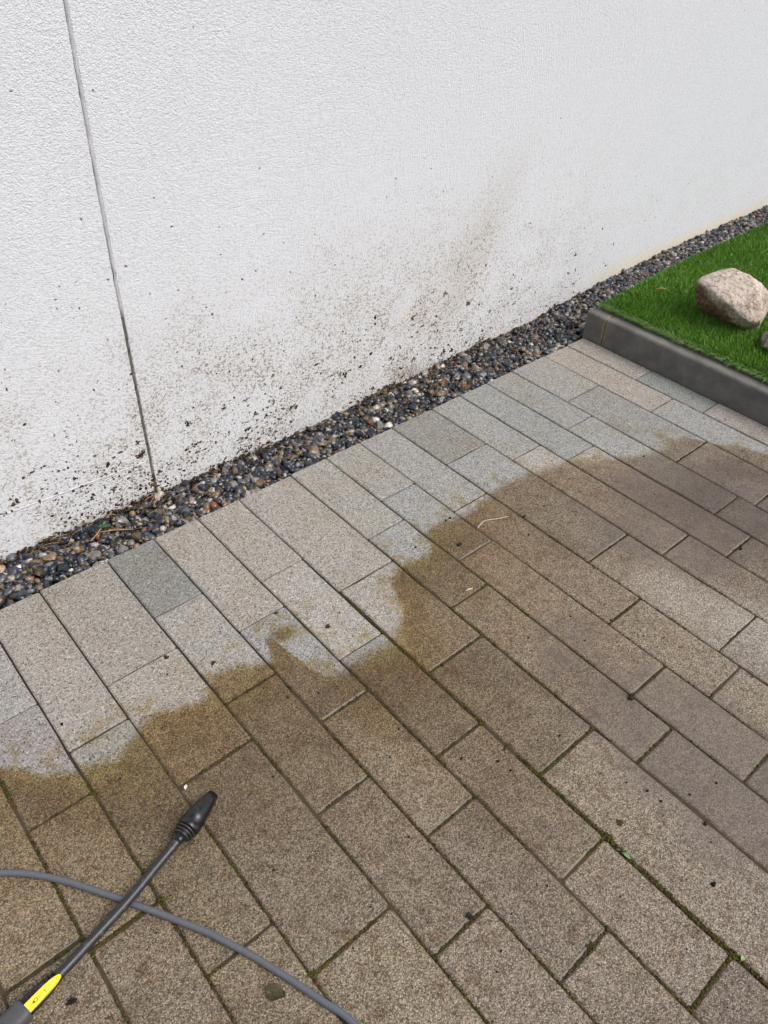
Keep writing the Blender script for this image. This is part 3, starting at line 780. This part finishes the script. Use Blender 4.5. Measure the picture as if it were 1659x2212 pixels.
coup = lpart('coupling', *oval(cm_, [(-.15, .0215, .020, 0, 0), (-.02, .0215, .020, 0, 0), (CL - .016, .0208, .0190, 0, 0), (CL - .014, .0196, .0180, 0, 0), (CL - .012, .0206, .0188, 0, 0), (CL + .002, .0200, .0180, 0, 0), (CL + .005, .0188, .0168, 0, 0)], 32), MAT['grey'])
V, F = oval(cm_ @ Matrix.Translation((CL - .052, -.002, .0185)), [(-.03, .0085, .0045, 0, 0), (.0, .0095, .0050, 0, 0), (.014, .0080, .0046, 0, 0), (.020, .0045, .0035, 0, 0)], 24)
lpart('release_button', V, F, MAT['black'], coup)

# ================================================================== moss in the joints
def blobs(items, sub=0):
    """items: (x,y,z,rx,ry,rz,color)"""
    b = ico(max(sub, 1)); V = []; F = []; T = []; k = 0
    for (x, y, z, rx, ry, rz, c) in items:
        a = rng.uniform(0, 6.28); m = np.array([[math.cos(a), -math.sin(a), 0], [math.sin(a), math.cos(a), 0], [0, 0, 1]])
        q = b[0] * (1 + nrg.uniform(-.28, .28, (len(b[0]), 1)))
        V.append((q @ m.T) * [rx, ry, rz] + [x, y, z]); F.append(b[1] + k); k += len(b[0])
        T.append(np.repeat(np.array(c)[None], len(b[0]), 0) * nrg.uniform(.7, 1.25, (len(b[0]), 1)))
    return np.concatenate(V), np.concatenate(F), np.concatenate(T)
MOSS = [(.058, .062, .008), (.085, .075, .010), (.045, .040, .010), (.070, .045, .016), (.040, .050, .010)]
items = []
def moss_line(p, q, dens, wd, green=.7):
    L = math.hypot(q[0] - p[0], q[1] - p[1]); n = int(L * dens)
    for i in range(n):
        t = rng.random(); x = p[0] + (q[0] - p[0]) * t; y = p[1] + (q[1] - p[1]) * t
        if mnoise.noise((x * 6, y * 6, 4.2)) < -.18: continue
        c = rng.choice(MOSS) if rng.random() < green else rng.choice([(.050, .032, .016), (.085, .058, .034), (.035, .024, .014)])
        r = rng.uniform(.0016, .0034); nx, ny = -(q[1] - p[1]) / L, (q[0] - p[0]) / L; o = rng.gauss(0, wd * .33)
        items.append((x + nx * o, y + ny * o, -.003 + rng.uniform(-.001, .0018), r, r, r * rng.uniform(.7, 1.0), c))
moss_line((LX['f'], -.72), (LX['f'], -2.1), 1500, .0085, .62)
moss_line((LX['f'], -.55), (LX['f'], -.72), 500, .005, .8)
moss_line((LX['g'], -.56), (LX['g'], -.95), 650, .006, .85)
moss_line((LX['g'], -.95), (LX['g'], -1.3), 600, .005, .5)
moss_line((LX['e'], -.75), (LX['e'], -2.0), 420, .0045, .5)
moss_line((LX['d'], -.68), (LX['d'], -1.9), 420, .0045, .6)
moss_line((LX['c'], -.62), (LX['c'], -1.8), 420, .0045, .6)
moss_line((LX['b'], -.70), (LX['b'], -1.5), 350, .004, .6)
moss_line((LX['a'], -.62), (LX['a'], -1.3), 380, .004, .7)
moss_line((LX['z'], -.5), (LX['z'], -1.2), 420, .0045, .75)
moss_line((LX['h'], -.6), (LX['h'], -1.5), 350, .0045, .6)
for l in 'ijk': moss_line((LX[l], -.6), (LX[l], -1.5), 220, .004, .6)
for x0, x1, y, nm, i in JOINTS:
    if y < wash_y((x0 + x1) / 2) - .03 and y > -2 and x0 > -.2:
        s = {('fg', 1): 1100, ('fg', 2): 1000, ('ef', 3): 1200, ('ef', 4): 900, ('gh', 1): 900, ('za', 2): 900, ('bc', 2): 900, ('ef', 2): 500, ('cd', 3): 600}.get((nm, i), 260)
        moss_line((x0, y), (x1, y), s, .005, .72)
for (x, y, r) in ((.727, -1.552, .008), (.98, -1.437, .006), (.935, -1.44, .008), (.145, -.95, .007), (.29, -1.245, .007), (.93, -1.74, .008)):
    for i in range(26):
        items.append((x + rng.gauss(0, r * .55), y + rng.gauss(0, r * .55), -.001 + rng.uniform(0, .002), .0024, .0024, .002, rng.choice(MOSS)))
V, F, T = blobs(items)
tag(tri_mesh('joint_moss', V, F, MAT['tint'], T), 'olive moss growing in the joints of the unwashed pavers', 'moss', kind='stuff')

# ================================================================== soil splashed on the wall and litter
items = []
tries = 0
while len(items) < 2500 and tries < 60000:
    tries += 1
    x = rng.uniform(.0, 3.2); z = rng.expovariate(1 / .15)
    if z > .8: continue
    p = .50 + .50 * max(0, 1 - abs(x - .85) / .8)
    if x > 1.9: p *= .55
    if x > 2.6: p *= .35
    if mnoise.noise((x * 7, z * 9, 1.1)) < -.12 or rng.random() > p: continue
    g0 = float(gz(x, 1))
    c = rng.choice([(.045, .028, .016), (.075, .047, .027), (.034, .024, .017), (.10, .064, .034), (.13, .088, .05)])
    r = min(rng.lognormvariate(math.log(.0019), .45), .0050) * (1 if z < .35 else .7)
    n_ = 1 if rng.random() < .91 or z > .3 else rng.randint(3, 9)
    for k in range(n_):
        ox, oz = (0, 0) if n_ == 1 else (rng.gauss(0, r * 2.1), rng.gauss(0, r * 1.5))
        items.append((x + ox, wy(x) - r * .2, g0 + .004 + max(z + oz, 0), r * rng.uniform(.7, 1.8), r * .35, r * rng.uniform(.5, 1.5), c))
# dirt washed up in a ragged line at the wall foot
for i in range(2400):
    x = rng.uniform(-.2, 3.0); k = max(0, mnoise.noise((x * 5, 0, 2.2)) + .30); g0 = float(gz(x, 1))
    if rng.random() > .30 + k: continue
    h = abs(rng.gauss(0, .003 + .010 * k)) - .009; r = rng.uniform(.0015, .0042)
    items.append((x, wy(x) - .002 - abs(rng.gauss(0, .010)) * max(.1, 1 - h * 40), g0 + h, r * 1.4, r, r, rng.choice([(.036, .024, .015), (.065, .042, .025), (.028, .021, .015), (.10, .068, .040)])))
V, F, T = [], [], []
b = ico(1); k = 0
for (x, y, z, rx, ry, rz, c) in items:
    q = b[0] * (1 + nrg.uniform(-.6, .55, (len(b[0]), 1)))
    V.append(q * [rx, ry, rz] + [x, y, z]); F.append(b[1] + k); k += len(b[0]); T.append(np.repeat(np.array(c)[None], len(b[0]), 0))
tag(tri_mesh('splashed_soil', np.concatenate(V), np.concatenate(F), MAT['speck'], np.concatenate(T)), 'brown soil crumbs stuck to the foot of the white wall', 'soil', kind='stuff')

# soil and rotted leaf between the stones next to the wall
items = []
for i in range(1100):
    x = rng.uniform(-.1, 3.2); t = 1 - abs(rng.gauss(0, .28))
    if t < .05 or mnoise.noise((x * 4, t * 2, 6.1)) < -.15: continue
    r = rng.uniform(.0015, .0042)
    items.append((x, gfront(x) + (wy(x) - gfront(x)) * t - .004, float(gz(x, t)) + rng.uniform(-.014, .000), r * 1.5, r, r * .6, rng.choice([(.040, .027, .017), (.07, .046, .028), (.028, .02, .015), (.11, .075, .045)])))
V, F, T = blobs(items)
tag(tri_mesh('leaf_mould', V, F, MAT['speck'], T), 'brown leaf mould between the pebbles at the wall foot', 'soil', kind='stuff')

# dark crumbs lying about on the unwashed pavers
items = []
for i in range(330):
    x = rng.uniform(-.2, 2.6); y = rng.uniform(-1.9, -.35)
    if y > wash_y(x) and rng.random() < .80: continue
    r = min(rng.lognormvariate(math.log(.0017), .5), .0048)
    items.append((x, y, r * .5, r * 1.25, r, r * .8, rng.choice([(.014, .013, .014), (.030, .022, .016), (.05, .035, .02), (.02, .018, .02)])))
V, F, T = blobs(items)
tag(tri_mesh('soil_crumbs', V, F, MAT['speck'], T), 'tiny dark crumbs of soil scattered over the pavers', 'soil', kind='stuff')

# straw and dead grass on the gravel and against the wall
V = []; F = []; T = []; k = 0
STRAW = [(.30, .20, .10), (.22, .14, .07), (.40, .29, .16), (.12, .075, .04), (.16, .12, .05)]
def straw(p, q, r, c, sag=.0, n=5):
    global k
    p = np.array(p); q = np.array(q); mid = (p + q) / 2 + [rng.gauss(0, .004), rng.gauss(0, .004), sag]
    pa = catmull([p, mid, q], 3); v, f = sweep(pa, [r * (1 - .5 * i / len(pa)) for i in range(len(pa))], 5)
    V.append(np.array([t[:] for t in v]))
    for fa in f:
        if len(fa) == 4: F.append(np.array([[fa[0], fa[1], fa[2]], [fa[0], fa[2], fa[3]]]) + k)
    k += len(v); T.append(np.repeat(np.array(c)[None], len(v), 0))
for i in range(260):
    x = rng.choice([rng.uniform(.2, 3.0), rng.gauss(1.85, .12), rng.gauss(.55, .2), rng.gauss(2.4, .25)])
    if x < .1 or x > 4.8: continue
    t = rng.random() ** .6; y = gfront(x) + (wy(x) - gfront(x)) * (.08 + .86 * t); z = float(gz(x, t)) + .005
    a = rng.uniform(-.9, .9) + (math.pi if rng.random() < .5 else 0); L = rng.uniform(.015, .06)
    x2, y2 = x + L * math.cos(a), min(y + L * math.sin(a), wy(x) - .003)
    straw((x, y, z), (x2, max(y2, gfront(x2) + .004), z + rng.uniform(-.004, .014)), rng.uniform(.0005, .0011), rng.choice(STRAW), .004)
for i in range(26):
    x = 1.86 + rng.gauss(0, .05); L = rng.uniform(.03, .075); a = rng.uniform(-.5, .9)
    straw((x, wy(x) - .02, .012), (x + L * math.sin(a), wy(x) - .006, .015 + L * math.cos(a) * .8), .0007, rng.choice(STRAW), .0)
for i in range(40):
    x = rng.uniform(.25, 2.6); z = .02 + rng.expovariate(1 / .07); L = rng.uniform(.006, .022); a = rng.uniform(-.6, 1.2)
    straw((x, wy(x) - .002, z), (x + L * math.cos(a), wy(x) - .002, z + L * math.sin(a)), .0006, rng.choice([(.06, .045, .02), (.10, .08, .03), (.03, .022, .015)]), 0)
tag(tri_mesh('straw_litter', np.concatenate(V), np.concatenate(F), MAT['tint'], np.concatenate(T)), 'dry straw and dead grass caught in the gravel at the wall', 'litter', kind='stuff')

def one(name, V, F, c, label, cat, smooth=False, rough=.8):
    nn = NT(name + '_surface'); P = nn.pos(); f = nn.noise(P, 180, 4, .6)
    m = nn.fin(nn.mix(nn.rng(f, .3, .7), tuple(.7 * q for q in c), tuple(1.2 * q for q in c)), rough, None, .25)
    return tag(mesh_obj(name, V, F, m, None, smooth), label, cat)
def leaf_mesh(c, L, W, ang, lift, cup, nseg=7, fold=0.0):
    V = []; F = []; d = Vector((math.cos(ang), math.sin(ang), 0)); s = Vector((-d.y, d.x, 0))
    for i in range(nseg + 1):
        t = i / nseg; w_ = W * math.sin(math.pi * min(max(t, .03), .97)) ** .8
        for j, q in enumerate((-1, -.5, 0, .5, 1)):
            V.append(Vector(c) + d * (L * (t - .5)) + s * (w_ * .5 * q) + Vector((0, 0, lift + cup * abs(q) + fold * math.sin(t * 6) * q + .002 * math.sin(5 * t))))
    for i in range(nseg):
        for j in range(4): a = i * 5 + j; F.append((a, a + 1, a + 6, a + 5))
    n = len(V); V += [v - Vector((0, 0, .0006)) for v in V]; F += [tuple(q + n for q in f[::-1]) for f in F]
    return V, F
V, F = sweep(catmull([(1.428, -.575, .003), (1.452, -.568, .005), (1.474, -.566, .004), (1.51, -.583, .004), (1.546, -.597, .003)], 4), .0016, 6)
one('straw_stalk', V, F, (.52, .40, .26), 'bent pale straw stalk lying on the brown unwashed pavers', 'straw', True)
V, F = sweep([(1.210, -.738, .002), (1.221, -.741, .003), (1.232, -.744, .002)], [.0012, .0026, .0018], 6)
one('wood_splinter', V, F, (.60, .47, .32), 'tiny pale wood splinter beside a mossy short joint', 'wood', True)
cv = cut_stone(I2[0], [(1, .2, .1, .8), (-.9, .3, .2, .7), (0, 1, .2, .7), (.1, -1, 0, .8), (0, .2, 1, .6), (0, 0, -1, .6), (.6, .6, .4, .8)], 20)
one('stone_chip', [Vector(v * [.0095, .006, .0065]) + Vector((1.332, -.591, .004)) for v in cv], [tuple(int(q) for q in f) for f in I2[1]], (.012, .014, .020), 'small black stone chip on the brown pavers near the washed edge', 'stone', True, .4)
V, F = leaf_mesh((.300, -.770, 0), .0125, .0075, .9, .004, .001)
one('petal', V, F, (.78, .74, .66), 'small white petal just above the nozzle tip', 'petal', True)
V, F = leaf_mesh((.219, -1.229, 0), .038, .030, 2.2, .002, .009, 8, .005)
one('dried_leaf', V, F, (.070, .062, .034), 'curled dry olive-brown leaf below the grey hose', 'leaf', True)
weed = empty('weed_seedling', (.929, -1.478, 0)); tag(weed, 'small pale green weed sprouting from the wide mossy joint', 'weed')
wm = mat_simple('weed_leaf', (.11, .15, .075), (.20, .25, .14), 150, .6)
for (dx, dy, L, W_, a) in ((.009, -.003, .015, .007, -.25), (-.001, -.012, .021, .009, -1.35), (-.005, .007, .008, .004, 2.0)):
    V, F = leaf_mesh((dx, dy, 0), L, W_, a, .004, .001); mesh_obj('leaf', V, F, wm, weed, True)
V, F = leaf_mesh((.935, -1.753, 0), .013, .008, .2, .003, .001)
one('green_leaflet', V, F, (.30, .42, .20), 'single light green leaflet at the lower right mossy joint', 'leaf', True)
def lump(name, x, y, r, c, label, cat, sx=1.5):
    items = [(x + rng.gauss(0, r * .5), y + rng.gauss(0, r * .35), r * .4, r * .6 * sx, r * .5, r * .5, c) for i in range(5)]
    V, F, T = blobs(items); return tag(tri_mesh(name, V, F, MAT['speck'], T), label, cat)
lump('moss_clump', .747, -.474, .0055, (.065, .055, .014), 'olive moss crumb beside a short joint on the washed pavers', 'moss')
lump('soil_lump', .827, -.597, .0050, (.050, .034, .020), 'brown soil smear on a washed paver, right of the hooked stain', 'soil', 1.8)
lump('soil_lump', .443, -.422, .0055, (.055, .030, .014), 'rusty brown soil lump on the washed paver left of the stain edge', 'soil')
lump('soil_lump', .526, -.511, .0050, (.050, .028, .013), 'brown soil lump just above the dark edge of the stain', 'soil')
lump('soil_lump', -.062, -1.006, .0065, (.022, .016, .011), 'dark soil lump on the paver right of the yellow plate', 'soil')
lump('soil_lump', .584, -1.360, .0065, (.028, .023, .020), 'dark soil lump at the end of a short joint, low in the middle', 'soil')
lump('dead_moss', 1.274, -1.257, .0085, (.035, .028, .022), 'dead moss tangle at a joint crossing in the wet patch', 'moss', 1.6)
lump('bark_flake', .925, -1.152, .0070, (.060, .045, .035), 'brown bark flake lying across the mossy joint', 'bark', 1.4)
V, F = leaf_mesh((.535, .112, 0), .040, .018, -.4, .022, .002)
one('green_leaf', V, F, (.035, .090, .040), 'dark green leaf on the gravel at the far left', 'leaf', True, .5)
V, F = sweep(catmull([(.478, .085, .014), (.510, .100, .020), (.545, .130, .022)], 4), .0013, 6)
one('dry_stalk', V, F, (.42, .29, .14), 'long dry stalk across the gravel beside the green leaf', 'straw', True)
V, F = sweep(catmull([(.515, .104, .016), (.55, .085, .018), (.60, .060, .012)], 4), .0012, 6)
one('dry_stalk', V, F, (.45, .32, .16), 'dry stalk on the gravel pointing from the green leaf to the pavers', 'straw', True)
V, F = sweep(catmull([(.745, .182, .02), (.735, .155, .020), (.700, .120, .012)], 4), .0014, 6)
one('dry_stalk', V, F, (.34, .22, .12), 'dry stalk on the gravel below the wall joint', 'straw', True)
tuft = empty('grass_tuft', (1.977, .030, -.01)); tag(tuft, 'small green grass tuft in the gravel at the paver edge', 'grass')
gm_ = mat_simple('tuft_blade', (.09, .13, .03), (.22, .24, .08), 60, .6)
for i in range(11):
    a = rng.uniform(0, 6.28); L = rng.uniform(.018, .042); ln = rng.uniform(.2, .8)
    V, F = sweep(catmull([(0, 0, 0), (math.cos(a) * L * ln * .35, math.sin(a) * L * ln * .35, L * .6), (math.cos(a) * L * ln, math.sin(a) * L * ln, L * .85)], 3), [.0009] * 3 + [.0007, .0005, .0004, .0003], 5)
    mesh_obj('blade', V, F, gm_, tuft, True)
V, F = sweep([(3.085, -.060, .153), (3.107, -.071, .155), (3.130, -.086, .152)], [.0014, .0018, .0012], 6)
one('lawn_twig', V, F, (.36, .27, .15), 'short dry twig lying on the green lawn', 'twig', True)
